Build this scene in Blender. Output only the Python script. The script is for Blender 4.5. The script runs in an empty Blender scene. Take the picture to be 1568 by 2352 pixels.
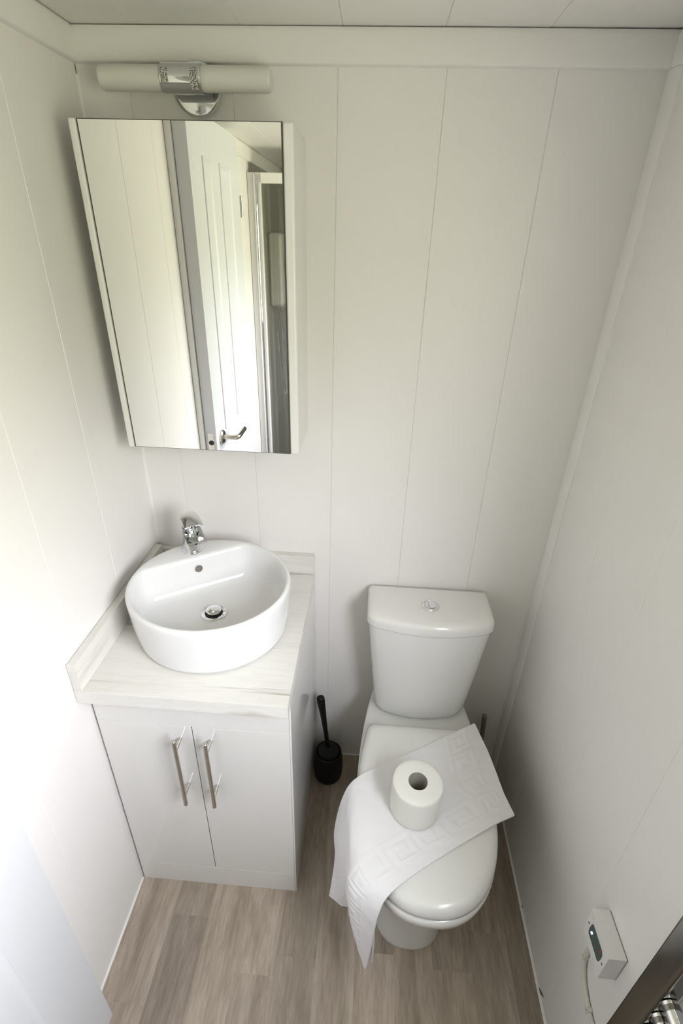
import bpy, bmesh, math, random
from mathutils import Vector, Matrix

random.seed(7)
S = bpy.context.scene
COL = S.collection
PI = math.pi

# ------------------------------------------------------------------ camera
cam_d = bpy.data.cameras.new('camera')
cam_d.sensor_fit = 'HORIZONTAL'
cam_d.sensor_width = 36.0
cam_d.lens = 36.0 * 1159.62 / 1568.0
cam_d.clip_start = 0.01
cam = bpy.data.objects.new('camera', cam_d)
cam.location = (0.5973, -1.2066, 1.6705)
cam.rotation_euler = (1.0714, -0.0249, 0.0696)
COL.objects.link(cam)
S.camera = cam

# room frame: back wall y = 0, left wall x = 0, right wall x = W, floor z = 0
W, H, D = 1.102, 2.0, 2.5
WIN_Y0, WIN_Y1 = -0.8615, -1.6795     # window opening in the right wall
WIN_Z0, WIN_Z1 = 1.12, 1.86

# ------------------------------------------------------------------ daylight
world = bpy.data.worlds.new('daylight')
S.world = world
world.use_nodes = True
nt = world.node_tree
nt.nodes.clear()
wo = nt.nodes.new('ShaderNodeOutputWorld')
bg = nt.nodes.new('ShaderNodeBackground')
tc = nt.nodes.new('ShaderNodeTexCoord')
sx = nt.nodes.new('ShaderNodeSeparateXYZ')
mr = nt.nodes.new('ShaderNodeMapRange')
mr.inputs['From Min'].default_value = -1.0
mr.inputs['From Max'].default_value = 1.0
cr = nt.nodes.new('ShaderNodeValToRGB')
e = cr.color_ramp.elements
e[0].position = 0.0; e[0].color = (0.28, 0.278, 0.19, 1)      # lawn outside
e[1].position = 1.0; e[1].color = (0.915, 0.935, 1.04, 1)       # overcast sky
a = e.new(0.56); a.color = (0.315, 0.312, 0.226, 1)             # unseen hedge band, added to dim light from the low sky
b = e.new(0.64); b.color = (0.985, 0.97, 1.035, 1)
nt.links.new(tc.outputs['Generated'], sx.inputs[0])
nt.links.new(sx.outputs['Z'], mr.inputs['Value'])
nt.links.new(mr.outputs[0], cr.inputs[0])
nt.links.new(cr.outputs[0], bg.inputs['Color'])
bg.inputs['Strength'].default_value = 9.0
nt.links.new(bg.outputs[0], wo.inputs[0])

# portal: guides daylight sampling through the window opening
def portal(name, loc, rot, sx_, sy_):
    pl = bpy.data.lights.new(name, 'AREA')
    pl.shape = 'RECTANGLE'; pl.size = sx_; pl.size_y = sy_
    pl.cycles.is_portal = True
    po = bpy.data.objects.new(name, pl)
    po.location = loc; po.rotation_euler = rot
    COL.objects.link(po)
portal('window_daylight', (W + 0.10, (WIN_Y0 + WIN_Y1) / 2, (WIN_Z0 + WIN_Z1) / 2), (0, PI / 2, 0), WIN_Z1 - WIN_Z0, WIN_Y0 - WIN_Y1)

S.view_settings.view_transform = 'Standard'
S.view_settings.look = 'None'
S.view_settings.exposure = 1.61
S.view_settings.gamma = 1.0
S.view_settings.use_curve_mapping = False
S.cycles.max_bounces = 14
S.cycles.diffuse_bounces = 4
S.cycles.glossy_bounces = 6
S.cycles.transparent_max_bounces = 8
S.cycles.use_denoising = True
S.cycles.caustics_reflective = False
S.cycles.caustics_refractive = False

# ------------------------------------------------------------------ materials
def mat(name, col, rough=0.5, metal=0.0, spec=0.5, coat=0.0):
    m = bpy.data.materials.new(name)
    m.use_nodes = True
    p = m.node_tree.nodes['Principled BSDF']
    p.inputs['Base Color'].default_value = (*col, 1)
    p.inputs['Roughness'].default_value = rough
    p.inputs['Metallic'].default_value = metal
    p.inputs['Specular IOR Level'].default_value = spec
    p.inputs['Coat Weight'].default_value = coat
    return m

def nodes(m):
    t = m.node_tree
    return t, t.nodes, t.links, t.nodes['Principled BSDF']

def mix_rgb(t, fac, c1, c2):
    n = t.nodes.new('ShaderNodeMix'); n.data_type = 'RGBA'
    for sock, v in ((n.inputs[0], fac), (n.inputs[6], c1), (n.inputs[7], c2)):
        if hasattr(v, 'is_output') or hasattr(v, 'links'):
            t.links.new(v, sock)
        elif isinstance(v, (int, float)):
            sock.default_value = v
        else:
            sock.default_value = (*v, 1)
    return n.outputs[2]

def add_bump(m, scale, strength, dist=0.001, detail=3.0):
    t, N, L, p = nodes(m)
    c = N.new('ShaderNodeTexCoord')
    n = N.new('ShaderNodeTexNoise'); n.inputs['Scale'].default_value = scale; n.inputs['Detail'].default_value = detail
    b = N.new('ShaderNodeBump'); b.inputs['Strength'].default_value = strength; b.inputs['Distance'].default_value = dist
    L.new(c.outputs['Object'], n.inputs['Vector'])
    L.new(n.outputs['Fac'], b.inputs['Height'])
    L.new(b.outputs[0], p.inputs['Normal'])
    return m

M = {}
M['pvc'] = mat('white_pvc_cladding', (0.84, 0.83, 0.80), 0.38, spec=0.4)
t, N, L, p = nodes(M['pvc'])
c = N.new('ShaderNodeTexCoord'); n = N.new('ShaderNodeTexNoise')
n.inputs['Scale'].default_value = 3.0; n.inputs['Detail'].default_value = 4.0
L.new(c.outputs['Object'], n.inputs['Vector'])
L.new(mix_rgb(t, n.outputs['Fac'], (0.84, 0.82, 0.80), (0.855, 0.837, 0.82)), p.inputs['Base Color'])
M['trim'] = mat('white_pvc_trim', (0.855, 0.837, 0.82), 0.35, spec=0.4)
M['backing'] = mat('pale_backing_board', (0.75, 0.74, 0.70), 0.8)
M['gloss'] = mat('high_gloss_white_laminate', (0.78, 0.77, 0.745), 0.08, spec=0.5)
M['carcass'] = mat('white_melamine', (0.80, 0.79, 0.77), 0.25)
M['ceramic'] = mat('white_glazed_ceramic', (0.78, 0.78, 0.785), 0.07, spec=0.5)
M['wc_ceramic'] = mat('white_toilet_ceramic', (0.80, 0.795, 0.78), 0.12, spec=0.5)
M['plastic_seat'] = mat('white_duroplast_seat', (0.80, 0.795, 0.775), 0.2, spec=0.5)
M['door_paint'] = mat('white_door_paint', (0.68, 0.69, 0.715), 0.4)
M['plastic'] = mat('white_plastic', (0.78, 0.77, 0.77), 0.35)
M['chrome'] = mat('polished_chrome', (0.78, 0.79, 0.80), 0.05, 1.0)
M['rail_chrome'] = mat('rail_chrome_dark_reflection', (0.20, 0.195, 0.18), 0.16, 1.0)  # dark reflections are put into this chrome's base colour
M['nickel'] = mat('brushed_nickel', (0.60, 0.575, 0.53), 0.2, 1.0)
M['mirror'] = mat('mirror_silver', (0.955, 0.96, 0.935), 0.01, 1.0)
M['mirror_edge'] = mat('dark_mirror_edge', (0.10, 0.095, 0.08), 0.4)
M['black'] = mat('black_plastic', (0.006, 0.0055, 0.004), 0.5, spec=0.25)
M['bristle'] = mat('black_bristle', (0.01, 0.01, 0.01), 0.9)
M['display'] = mat('dark_green_display', (0.08, 0.12, 0.10), 0.15)
M['screw'] = mat('screw_grey', (0.25, 0.25, 0.24), 0.4, 0.8)
M['red'] = mat('red_print', (0.5, 0.05, 0.05), 0.4)
M['led'] = mat('led_blue_white', (0.2, 0.3, 0.9), 0.3)
M['led'].node_tree.nodes['Principled BSDF'].inputs['Emission Color'].default_value = (0.45, 0.5, 1.0, 1)
M['led'].node_tree.nodes['Principled BSDF'].inputs['Emission Strength'].default_value = 3.0
M['cable'] = mat('cream_cable', (0.66, 0.64, 0.58), 0.4)
M['opal'] = mat('opal_acrylic_tube', (0.685, 0.675, 0.63), 0.5)
M['silicone'] = mat('white_silicone', (0.85, 0.85, 0.83), 0.3)
M['core'] = mat('grey_cardboard', (0.42, 0.39, 0.35), 0.9)
M['paper'] = add_bump(mat('soft_white_paper', (0.82, 0.815, 0.77), 0.95, spec=0.1), 160, 0.25)
M['towel'] = add_bump(mat('white_terry_cotton', (0.84, 0.83, 0.845), 0.95, spec=0.1), 700, 0.35, 0.0006)
M['towel'].node_tree.nodes['Principled BSDF'].inputs['Sheen Weight'].default_value = 0.15
M['hole_shade'] = mat('hole_shade', (0.02, 0.018, 0.015), 0.7)  # near-black colour standing in for shade inside recesses
M['shower_wall'] = mat('grey_shower_panel', (0.34, 0.335, 0.31), 0.3)
M['grey_white'] = mat('pale_grey_plastic', (0.66, 0.66, 0.65), 0.3)
M['pipe'] = mat('dull_grey_metal', (0.30, 0.29, 0.27), 0.35, 0.9)
M['outside'] = mat('render_outside', (0.6, 0.6, 0.58), 0.8)

# thin glass
def glass(name, tint, rough=0.02, fac=0.12):
    m = bpy.data.materials.new(name); m.use_nodes = True
    t = m.node_tree; t.nodes.clear()
    o = t.nodes.new('ShaderNodeOutputMaterial'); x = t.nodes.new('ShaderNodeMixShader')
    tr = t.nodes.new('ShaderNodeBsdfTransparent'); tr.inputs[0].default_value = (*tint, 1)
    g = t.nodes.new('ShaderNodeBsdfGlossy'); g.inputs['Roughness'].default_value = rough
    x.inputs[0].default_value = fac
    t.links.new(tr.outputs[0], x.inputs[1]); t.links.new(g.outputs[0], x.inputs[2]); t.links.new(x.outputs[0], o.inputs[0])
    return m
M['glass'] = glass('clear_window_glass', (0.97, 0.98, 0.97), fac=0.04)
M['shower_glass'] = glass('shower_glass', (0.85, 0.85, 0.82), fac=0.06)

def wood(name, cols, along, stretch, scale, rough, streak=None, rand=True, fine=0.88):
    """procedural wood grain; along = axis of the grain (0 x, 1 y)"""
    m = bpy.data.materials.new(name); m.use_nodes = True
    t, N, L, p = nodes(m)
    c = N.new('ShaderNodeTexCoord'); oi = N.new('ShaderNodeObjectInfo')
    add = N.new('ShaderNodeVectorMath'); add.operation = 'ADD'
    sc = N.new('ShaderNodeVectorMath'); sc.operation = 'SCALE'; sc.inputs['Scale'].default_value = 37.0 if rand else 0.0
    cmb = N.new('ShaderNodeCombineXYZ')
    for i in range(3): L.new(oi.outputs['Random'], cmb.inputs[i])
    L.new(cmb.outputs[0], sc.inputs[0])
    L.new(c.outputs['Object'], add.inputs[0]); L.new(sc.outputs[0], add.inputs[1])
    mp = N.new('ShaderNodeMapping')
    s = [scale, scale, scale]; s[along] = scale / stretch
    mp.inputs['Scale'].default_value = s
    L.new(add.outputs[0], mp.inputs[0])
    n1 = N.new('ShaderNodeTexNoise'); n1.inputs['Scale'].default_value = 1.0; n1.inputs['Detail'].default_value = 6.0
    n1.inputs['Roughness'].default_value = 0.65; n1.inputs['Distortion'].default_value = 0.4
    L.new(mp.outputs[0], n1.inputs['Vector'])
    r = N.new('ShaderNodeValToRGB')
    r.color_ramp.elements[0].position = 0.30; r.color_ramp.elements[0].color = (*cols[0], 1)
    r.color_ramp.elements[1].position = 0.72; r.color_ramp.elements[1].color = (*cols[2], 1)
    q = r.color_ramp.elements.new(0.5); q.color = (*cols[1], 1)
    L.new(n1.outputs['Fac'], r.inputs[0])
    out = r.outputs[0]
    n2 = N.new('ShaderNodeTexNoise'); n2.inputs['Scale'].default_value = 7.0; n2.inputs['Detail'].default_value = 3.0
    L.new(mp.outputs[0], n2.inputs['Vector'])
    r2 = N.new('ShaderNodeValToRGB')
    r2.color_ramp.elements[0].position = 0.42; r2.color_ramp.elements[0].color = (fine, fine, fine, 1)
    r2.color_ramp.elements[1].position = 0.58; r2.color_ramp.elements[1].color = (1, 1, 1, 1)
    L.new(n2.outputs['Fac'], r2.inputs[0])
    mul = N.new('ShaderNodeMix'); mul.data_type = 'RGBA'; mul.blend_type = 'MULTIPLY'; mul.inputs[0].default_value = 1.0
    L.new(out, mul.inputs[6]); L.new(r2.outputs[0], mul.inputs[7]); out = mul.outputs[2]
    if rand:
        r3 = N.new('ShaderNodeMapRange'); r3.inputs['To Min'].default_value = 0.78; r3.inputs['To Max'].default_value = 1.20
        L.new(oi.outputs['Random'], r3.inputs['Value'])
        m2 = N.new('ShaderNodeVectorMath'); m2.operation = 'SCALE'
        L.new(out, m2.inputs[0]); L.new(r3.outputs[0], m2.inputs['Scale']); out = m2.outputs[0]
    if streak:
        mp2 = N.new('ShaderNodeMapping'); s2 = [9.0, 9.0, 9.0]; s2[along] = 2.2; s2[1 - along] = 60.0
        mp2.inputs['Scale'].default_value = s2
        L.new(c.outputs['Object'], mp2.inputs[0])
        n3 = N.new('ShaderNodeTexNoise'); n3.inputs['Scale'].default_value = 1.0; n3.inputs['Detail'].default_value = 5.0
        L.new(mp2.outputs[0], n3.inputs['Vector'])
        r4 = N.new('ShaderNodeValToRGB')
        r4.color_ramp.elements[0].position = 0.60; r4.color_ramp.elements[0].color = (0, 0, 0, 1)
        r4.color_ramp.elements[1].position = 0.70; r4.color_ramp.elements[1].color = (1, 1, 1, 1)
        L.new(n3.outputs['Fac'], r4.inputs[0])
        out = mix_rgb(t, r4.outputs[0], out, streak)
    L.new(out, p.inputs['Base Color'])
    p.inputs['Roughness'].default_value = rough
    p.inputs['Specular IOR Level'].default_value = 0.3
    return m
M['plank'] = wood('taupe_vinyl_plank', ((0.28, 0.228, 0.177), (0.40, 0.335, 0.27), (0.52, 0.447, 0.367)), 1, 7.0, 22.0, 0.45)
M['worktop'] = wood('whitewashed_wood_laminate', ((0.695, 0.68, 0.64), (0.74, 0.73, 0.695), (0.765, 0.755, 0.725)), 0, 10.0, 34.0, 0.35,
                    streak=(0.46, 0.43, 0.39), rand=False, fine=0.965)
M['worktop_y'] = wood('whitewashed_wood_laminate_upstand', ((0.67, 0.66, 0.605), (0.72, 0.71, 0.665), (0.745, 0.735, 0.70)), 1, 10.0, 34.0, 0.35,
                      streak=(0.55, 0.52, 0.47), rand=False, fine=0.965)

# printed sticker on the light clip
M['sticker'] = mat('printed_sticker', (0.7, 0.7, 0.66), 0.4)
t, N, L, p = nodes(M['sticker'])
c = N.new('ShaderNodeTexCoord'); mp = N.new('ShaderNodeMapping'); mp.inputs['Scale'].default_value = (300, 300, 420)
n = N.new('ShaderNodeTexNoise'); n.inputs['Scale'].default_value = 1.5
r = N.new('ShaderNodeValToRGB'); r.color_ramp.elements[0].position = 0.47; r.color_ramp.elements[1].position = 0.53
r.color_ramp.elements[0].color = (0.10, 0.10, 0.09, 1); r.color_ramp.elements[1].color = (0.6, 0.6, 0.56, 1)
L.new(c.outputs['Object'], mp.inputs[0]); L.new(mp.outputs[0], n.inputs['Vector']); L.new(n.outputs['Fac'], r.inputs[0])
L.new(r.outputs[0], p.inputs['Base Color'])

# ------------------------------------------------------------------ helpers
def link(name, bm, m, parent=None, smooth=True, angle=35):
    me = bpy.data.meshes.new(name)
    bmesh.ops.recalc_face_normals(bm, faces=bm.faces)
    bm.to_mesh(me); bm.free()
    me.materials.append(M[m] if isinstance(m, str) else m)
    if smooth:
        me.shade_smooth()
        me.set_sharp_from_angle(angle=math.radians(angle))
    o = bpy.data.objects.new(name, me)
    COL.objects.link(o)
    if smooth and len(me.polygons) < 400:
        wn = o.modifiers.new('weighted_normal', 'WEIGHTED_NORMAL'); wn.keep_sharp = True
    if parent: o.parent = parent
    return o

def empty(name, loc=(0, 0, 0), rz=0.0):
    o = bpy.data.objects.new(name, None)
    o.empty_display_size = 0.02
    o.location = loc; o.rotation_euler = (0, 0, rz)
    COL.objects.link(o)
    return o

def tag(o, label, cat, group=None):
    o['label'] = label; o['category'] = cat
    if group: o['group'] = group
    return o

def struct(o, label=None):
    o['kind'] = 'structure'
    if label: o['label'] = label
    return o

def B(bm, x0, x1, y0, y1, z0, z1, bev=0.0, seg=2):
    x0, x1 = sorted((x0, x1)); y0, y1 = sorted((y0, y1)); z0, z1 = sorted((z0, z1))
    r = bmesh.ops.create_cube(bm, size=1.0)
    vs = r['verts']
    for v in vs:
        v.co = Vector(((x0 + x1) / 2 + v.co.x * (x1 - x0), (y0 + y1) / 2 + v.co.y * (y1 - y0), (z0 + z1) / 2 + v.co.z * (z1 - z0)))
    if bev > 0:
        es = list({e for v in vs for e in v.link_edges})
        bmesh.ops.bevel(bm, geom=es, offset=bev, segments=seg, profile=0.5, affect='EDGES')
    return bm

def box(*a, **k):
    return B(bmesh.new(), *a, **k)

def loft(bm, rings, cap0=True, cap1=True, closed=True):
    """rings: list of equally long lists of points"""
    vr = [[bm.verts.new(p) for p in r] for r in rings]
    n = len(rings[0])
    for i in range(len(vr) - 1):
        for j in range(n if closed else n - 1):
            k = (j + 1) % n
            bm.faces.new((vr[i][j], vr[i][k], vr[i + 1][k], vr[i + 1][j]))
    if cap0: bm.faces.new(vr[0][::-1])
    if cap1: bm.faces.new(vr[-1])
    return bm

def ring(c, r, n=32, ax='z', ry=None):
    ry = r if ry is None else ry
    out = []
    for i in range(n):
        a = 2 * PI * i / n
        u, v = r * math.cos(a), ry * math.sin(a)
        if ax == 'z': out.append((c[0] + u, c[1] + v, c[2]))
        elif ax == 'x': out.append((c[0], c[1] + u, c[2] + v))
        else: out.append((c[0] + u, c[1], c[2] + v))
    return out

def lathe(bm, c, prof, n=32, ax='z', cap0=True, cap1=True):
    rs = []
    for r, h in prof:
        cc = {'z': (c[0], c[1], c[2] + h), 'x': (c[0] + h, c[1], c[2]), 'y': (c[0], c[1] + h, c[2])}[ax]
        rs.append(ring(cc, r, n, ax))
    return loft(bm, rs, cap0, cap1)

def tube(bm, pts, r, n=12, cap=True):
    pts = [Vector(p) for p in pts]
    rad = r if isinstance(r, (list, tuple)) else [r] * len(pts)
    rings = []
    up = None
    for i, p in enumerate(pts):
        d = (pts[min(i + 1, len(pts) - 1)] - pts[max(i - 1, 0)]).normalized()
        if up is None:
            up = Vector((0, 0, 1)) if abs(d.z) < 0.9 else Vector((1, 0, 0))
        s = d.cross(up).normalized(); up = s.cross(d).normalized()
        rings.append([tuple(p + s * rad[i] * math.cos(2 * PI * k / n) + up * rad[i] * math.sin(2 * PI * k / n)) for k in range(n)])
    return loft(bm, rings, cap, cap)

def cat_rom(P, n):
    """Catmull-Rom resampling of a list of Vectors into n points (uniform in parameter)"""
    out = []
    m = len(P) - 1
    for i in range(n):
        u = i / (n - 1) * m
        k = min(int(u), m - 1); f = u - k
        p0 = P[k - 1] if k > 0 else P[k] * 2 - P[k + 1]
        p1, p2 = P[k], P[k + 1]
        p3 = P[k + 2] if k + 2 <= m else P[k + 1] * 2 - P[k]
        out.append(0.5 * ((2 * p1) + (p2 - p0) * f + (2 * p0 - 5 * p1 + 4 * p2 - p3) * f * f + (3 * p1 - p0 - 3 * p2 + p3) * f ** 3))
    return out

# ------------------------------------------------------------------ room shell
T = 0.008                                  # cladding thickness
# floor
floor = struct(link('floor', box(-0.05, W + 0.05, -D - 0.05, 0.05, -0.06, -0.003), 'backing', smooth=False), 'grey-brown wood-look plank floor')
PW = 0.1022
first = {1: -0.538, 4: -0.607, 8: -0.605, -1: -0.653}
for k in range(-1, 11):
    xa, xb = max(0.018 + PW * k, 0.0), min(0.018 + PW * (k + 1), W)
    if xb - xa < 0.004: continue
    y = first.get(k, None)
    if y is None: y = -0.12 - ((k * 0.377) % 0.6)
    cuts = [0.0]
    while y > 0: y -= 0.61
    if y < -0.62: cuts.append(y + 0.61)
    while y > -D:
        cuts.append(y); y -= 0.61
    cuts.append(-D)
    for i in range(len(cuts) - 1):
        ya, yb = cuts[i], cuts[i + 1]
        if ya - yb < 0.01: continue
        cx, cy = (xa + xb) / 2, (ya + yb) / 2
        o = link('plank', box(xa + 0.00006 - cx, xb - 0.00006 - cx, ya - 0.00006 - cy, yb + 0.00006 - cy, -0.003, 0.0), 'plank', floor, smooth=False)
        o.location = (cx, cy, 0)

def board_prism(w, h, t=T, ch=0.0009):
    """clad board of width w (local x), height h (local z), face at local y = 0, thickness towards +y"""
    g = 0.00012
    pr = [(g, t), (g, ch), (g + ch, 0), (w - g - ch, 0), (w - g, ch), (w - g, t)]
    bm = bmesh.new()
    loft(bm, [[(x, y, 0) for x, y in pr], [(x, y, h) for x, y in pr]])
    return bm

def clad(parent, cuts, z0, z1, place, hole=None):
    for i in range(len(cuts) - 1):
        a, b = cuts[i], cuts[i + 1]
        spans = [(z0, z1)]
        if hole and a > hole[0] - 1e-4 and b < hole[1] + 1e-4:
            spans = [(z0, hole[2]), (hole[3], z1)]
        for za, zb in spans:
            o = link('board', board_prism(b - a, zb - za), 'pvc', parent, smooth=False)
            place(o, a, za)

# back wall
wall_back = struct(link('wall_back', box(-0.06, W + 0.06, T, 0.06, -0.02, H + 0.02), 'backing', smooth=False), 'white boarded back wall behind toilet and basin')
def pb(o, a, z): o.location = (a, 0, z)
clad(wall_back, [0, 0.1, 0.3, 0.5, 0.7, 0.9, W], 0, H, pb)
# left wall: board local x runs along -y (from the back wall), face to +x
wall_left = struct(link('wall_left', box(-0.06, -T, -D - 0.06, 0.06, -0.02, H + 0.02), 'backing', smooth=False), 'white boarded left wall')
def plf(o, a, z): o.location = (0, -a - 0, z); o.rotation_euler = (0, 0, -PI / 2); o.scale = (1, -1, 1)
LS = [0, 0.2438, 0.4555, 0.657, 0.8615, 1.066, 1.2705, 1.475, 1.6795, 1.884, 2.0885, 2.293, D]
def left_board(o, a, z):
    # local (x along wall, y depth) -> world: x = -y, y = -x
    for v in o.data.vertices: v.co = Vector((-v.co.y, -v.co.x, v.co.z))
    o.data.flip_normals()
    o.location = (0, -a, z)
clad(wall_left, LS, 0, H, left_board)
# right wall with the window opening
bm = bmesh.new()
B(bm, W + T, W + 0.06, -D - 0.06, 0.06, -0.02, WIN_Z0); B(bm, W + T, W + 0.06, -D - 0.06, 0.06, WIN_Z1, H + 0.02)
B(bm, W + T, W + 0.06, WIN_Y0, 0.06, WIN_Z0, WIN_Z1); B(bm, W + T, W + 0.06, -D - 0.06, WIN_Y1, WIN_Z0, WIN_Z1)
wall_right = struct(link('wall_right', bm, 'backing', smooth=False), 'white boarded right wall beside the toilet')
def right_board(o, a, z):
    for v in o.data.vertices: v.co = Vector((v.co.y, -v.co.x, v.co.z))
    o.location = (W, -a, z)
RS = [0, 0.2451, 0.4528, 0.657, 0.8615, 1.066, 1.2705, 1.475, 1.6795, 1.884, 2.0885, 2.293, D]
clad(wall_right, RS, 0, H, right_board, (-WIN_Y0, -WIN_Y1, WIN_Z0, WIN_Z1))
# front wall, behind the camera
wall_front = struct(link('wall_front', box(-0.06, W + 0.06, -D - 0.06, -D, -0.02, H + 0.02), 'shower_wall', smooth=False), 'end wall behind the shower')
# ceiling
ceiling = struct(link('ceiling', box(-0.06, W + 0.06, -D - 0.06, 0.06, H + T, H + 0.06), 'backing', smooth=False), 'white boarded ceiling')
cs = [0, 0.13, 0.322, 0.508, 0.69, 0.872, W]
for i in range(len(cs) - 1):
    o = link('board', board_prism(cs[i + 1] - cs[i], D), 'pvc', ceiling, smooth=False)
    for v in o.data.vertices: v.co = Vector((v.co.x, -v.co.z, v.co.y))
    o.location = (cs[i], 0, H)
# cornice boards
def cornice(name, pts_rings, label):
    bm = bmesh.new(); loft(bm, pts_rings)
    return struct(link(name, bm, 'trim', angle=50), label)
CP = [(0, 1.945), (0.010, 1.9455), (0.0135, 1.949), (0.0135, 1.990), (0.010, 1.998), (0, 2.0)]
cornice('trim_1', [[(0.0, -d, z) for d, z in CP], [(W, -d, z) for d, z in CP]], 'flat white cornice strip along the back wall')
cornice('trim_2', [[(d, -0.0135, z) for d, z in CP], [(d, -D, z) for d, z in CP]], 'white cornice strip along the left wall')
cornice('trim_3', [[(W - d, -0.0135, z) for d, z in CP], [(W - d, -D, z) for d, z in CP]], 'white cornice strip along the right wall')
# corner strip, right back corner (quarter round)
q = [(W, 0.0)] + [(W - 0.024 * math.cos(a), -0.038 * math.sin(a)) for a in [i * PI / 12 for i in range(7)]]
q = [(W, 0), (W - 0.010, 0), (W - 0.011, -0.006), (W - 0.010, -0.020), (W - 0.007, -0.032), (W - 0.0035, -0.037), (W, -0.038)]
bm = bmesh.new(); loft(bm, [[(x, y, 0.0) for x, y in q], [(x, y, 1.945) for x, y in q]])
struct(link('trim_4', bm, 'trim'), 'white corner strip between back and right walls')
# sealant beads
def bead(name, a, b, nrm, r, label):
    a, b, nrm = Vector(a), Vector(b), Vector(nrm)
    z = Vector((0, 0, 1)); bm = bmesh.new()
    pr = [Vector((0, 0, 0)), nrm * r, nrm * r * 0.75 + z * r * 0.25, nrm * r * 0.3 + z * r * 0.75, z * r]
    loft(bm, [[tuple(a + q_) for q_ in pr], [tuple(b + q_) for q_ in pr]])
    return struct(link(name, bm, 'silicone'), label)
bead('baseboard_left', (0, -0.456, 0), (0, -D, 0), (1, 0, 0), 0.0045, 'thin white sealant bead at foot of left wall')
bead('baseboard_right', (W, 0, 0), (W, -D, 0), (-1, 0, 0), 0.005, 'thin white sealant bead at foot of right wall')
bead('baseboard_back', (0.458, 0, 0), (W, 0, 0), (0, -1, 0), 0.004, 'thin white sealant bead at foot of back wall')

bm = bmesh.new(); loft(bm, [[(0, 0, 0.88), (0.006, 0, 0.88), (0.003, -0.002, 0.88), (0.002, -0.003, 0.88), (0, -0.006, 0.88)], [(0, 0, 1.93), (0.004, 0, 1.93), (0.002, -0.0013, 1.93), (0.0013, -0.002, 1.93), (0, -0.004, 1.93)]])
struct(link('trim_8', bm, 'silicone'), 'white sealant in the corner between left and back walls')

# door standing open against the left wall
DY0, DY1, DX0, DX1, DZ0, DZ1 = -0.757, -1.305, 0.019, 0.058, 0.022, 1.975
door = struct(empty('door_1', (0, 0, 0)), 'white moulded panel door against the left wall')
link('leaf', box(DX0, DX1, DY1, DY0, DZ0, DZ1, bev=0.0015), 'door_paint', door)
for (pa, pb_) in ((-0.872, -0.962), (-1.048, -1.188)):
    for za, zb in ((0.20, 0.86), (1.03, 1.87)):
        bm = bmesh.new()
        wv, hh = 0.016, 0.0045
        def fr(d, h):
            return [(DX1 + h, pa - d, za + d), (DX1 + h, pb_ + d, za + d), (DX1 + h, pb_ + d, zb - d), (DX1 + h, pa - d, zb - d)]
        loft(bm, [fr(0, -0.001), fr(0.002, hh * 0.8), fr(0.006, hh), fr(0.010, hh * 0.7), fr(wv, 0.0002), fr(wv, -0.001)], False, False)
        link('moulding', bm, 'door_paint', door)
bm = lathe(bmesh.new(), (DX1, -0.816, 1.022), [(0.026, 0.0), (0.026, 0.006), (0.022, 0.010), (0.010, 0.0105)], 28, 'x')
hd = link('handle_rose', bm, 'nickel', door)
link('lever', tube(bmesh.new(), [(DX1 + 0.008, -0.816, 1.022), (DX1 + 0.048, -0.816, 1.022), (DX1 + 0.056, -0.820, 1.022), (DX1 + 0.060, -0.830, 1.022), (DX1 + 0.060, -0.915, 1.022)], 0.009, 14), 'nickel', hd)
link('latch_plate', box(DX0 + 0.010, DX1 - 0.010, DY0 - 0.0005, DY0 + 0.0012, 0.985, 1.055), 'nickel', door)
link('latch_shade', lathe(bmesh.new(), (DX0 + 0.020, DY0 + 0.001, 1.02), [(0.009, 0), (0.009, 0.001)], 20, 'y'), 'hole_shade', door)  # flat dark disc painting the shade on the latch
for hz in (0.25, 1.76):
    link('hinge', tube(bmesh.new(), [(DX1 + 0.003, DY1 - 0.006, hz - 0.036), (DX1 + 0.003, DY1 - 0.006, hz + 0.036)], 0.006, 12), 'nickel', door)
bm = bmesh.new()
B(bm, 0, 0.018, -0.745, -0.80, 0, 1.94, bev=0.003); B(bm, 0, 0.018, -1.26, -1.36, 0, 1.94, bev=0.003)
struct(link('trim_5', bm, 'trim'), 'white door lining behind the open door')

# window in the right wall, beside the camera
win = struct(empty('window_1', (0, 0, 0)), 'white framed window in the right wall')
bm = bmesh.new()
fx0, fx1 = W - 0.012, W + 0.06
B(bm, fx0, fx1, WIN_Y0 - 0.03, WIN_Y0 + 0.02, WIN_Z0 - 0.02, WIN_Z1 + 0.02, bev=0.003); B(bm, fx0, fx1, WIN_Y1 - 0.02, WIN_Y1 + 0.03, WIN_Z0 - 0.02, WIN_Z1 + 0.02, bev=0.003)
B(bm, fx0, fx1, WIN_Y0, WIN_Y1, WIN_Z0 - 0.02, WIN_Z0 + 0.03, bev=0.003); B(bm, fx0, fx1, WIN_Y0, WIN_Y1, WIN_Z1 - 0.03, WIN_Z1 + 0.02, bev=0.003)
link('window_frame', bm, 'trim', win)
link('pane', box(W + 0.028, W + 0.032, WIN_Y1 + 0.03, WIN_Y0 - 0.03, WIN_Z0 + 0.03, WIN_Z1 - 0.03), 'glass', win, smooth=False)

# flat panel beside the window, just entering the picture at its right edge
bm = bmesh.new()
B(bm, W - 0.004, W - 0.0002, WIN_Y0 + 0.021, -0.433, 1.281, 1.90, bev=0.001)
struct(link('trim_9', bm, 'trim'), 'flat white panel on the right wall beside the window')
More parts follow.
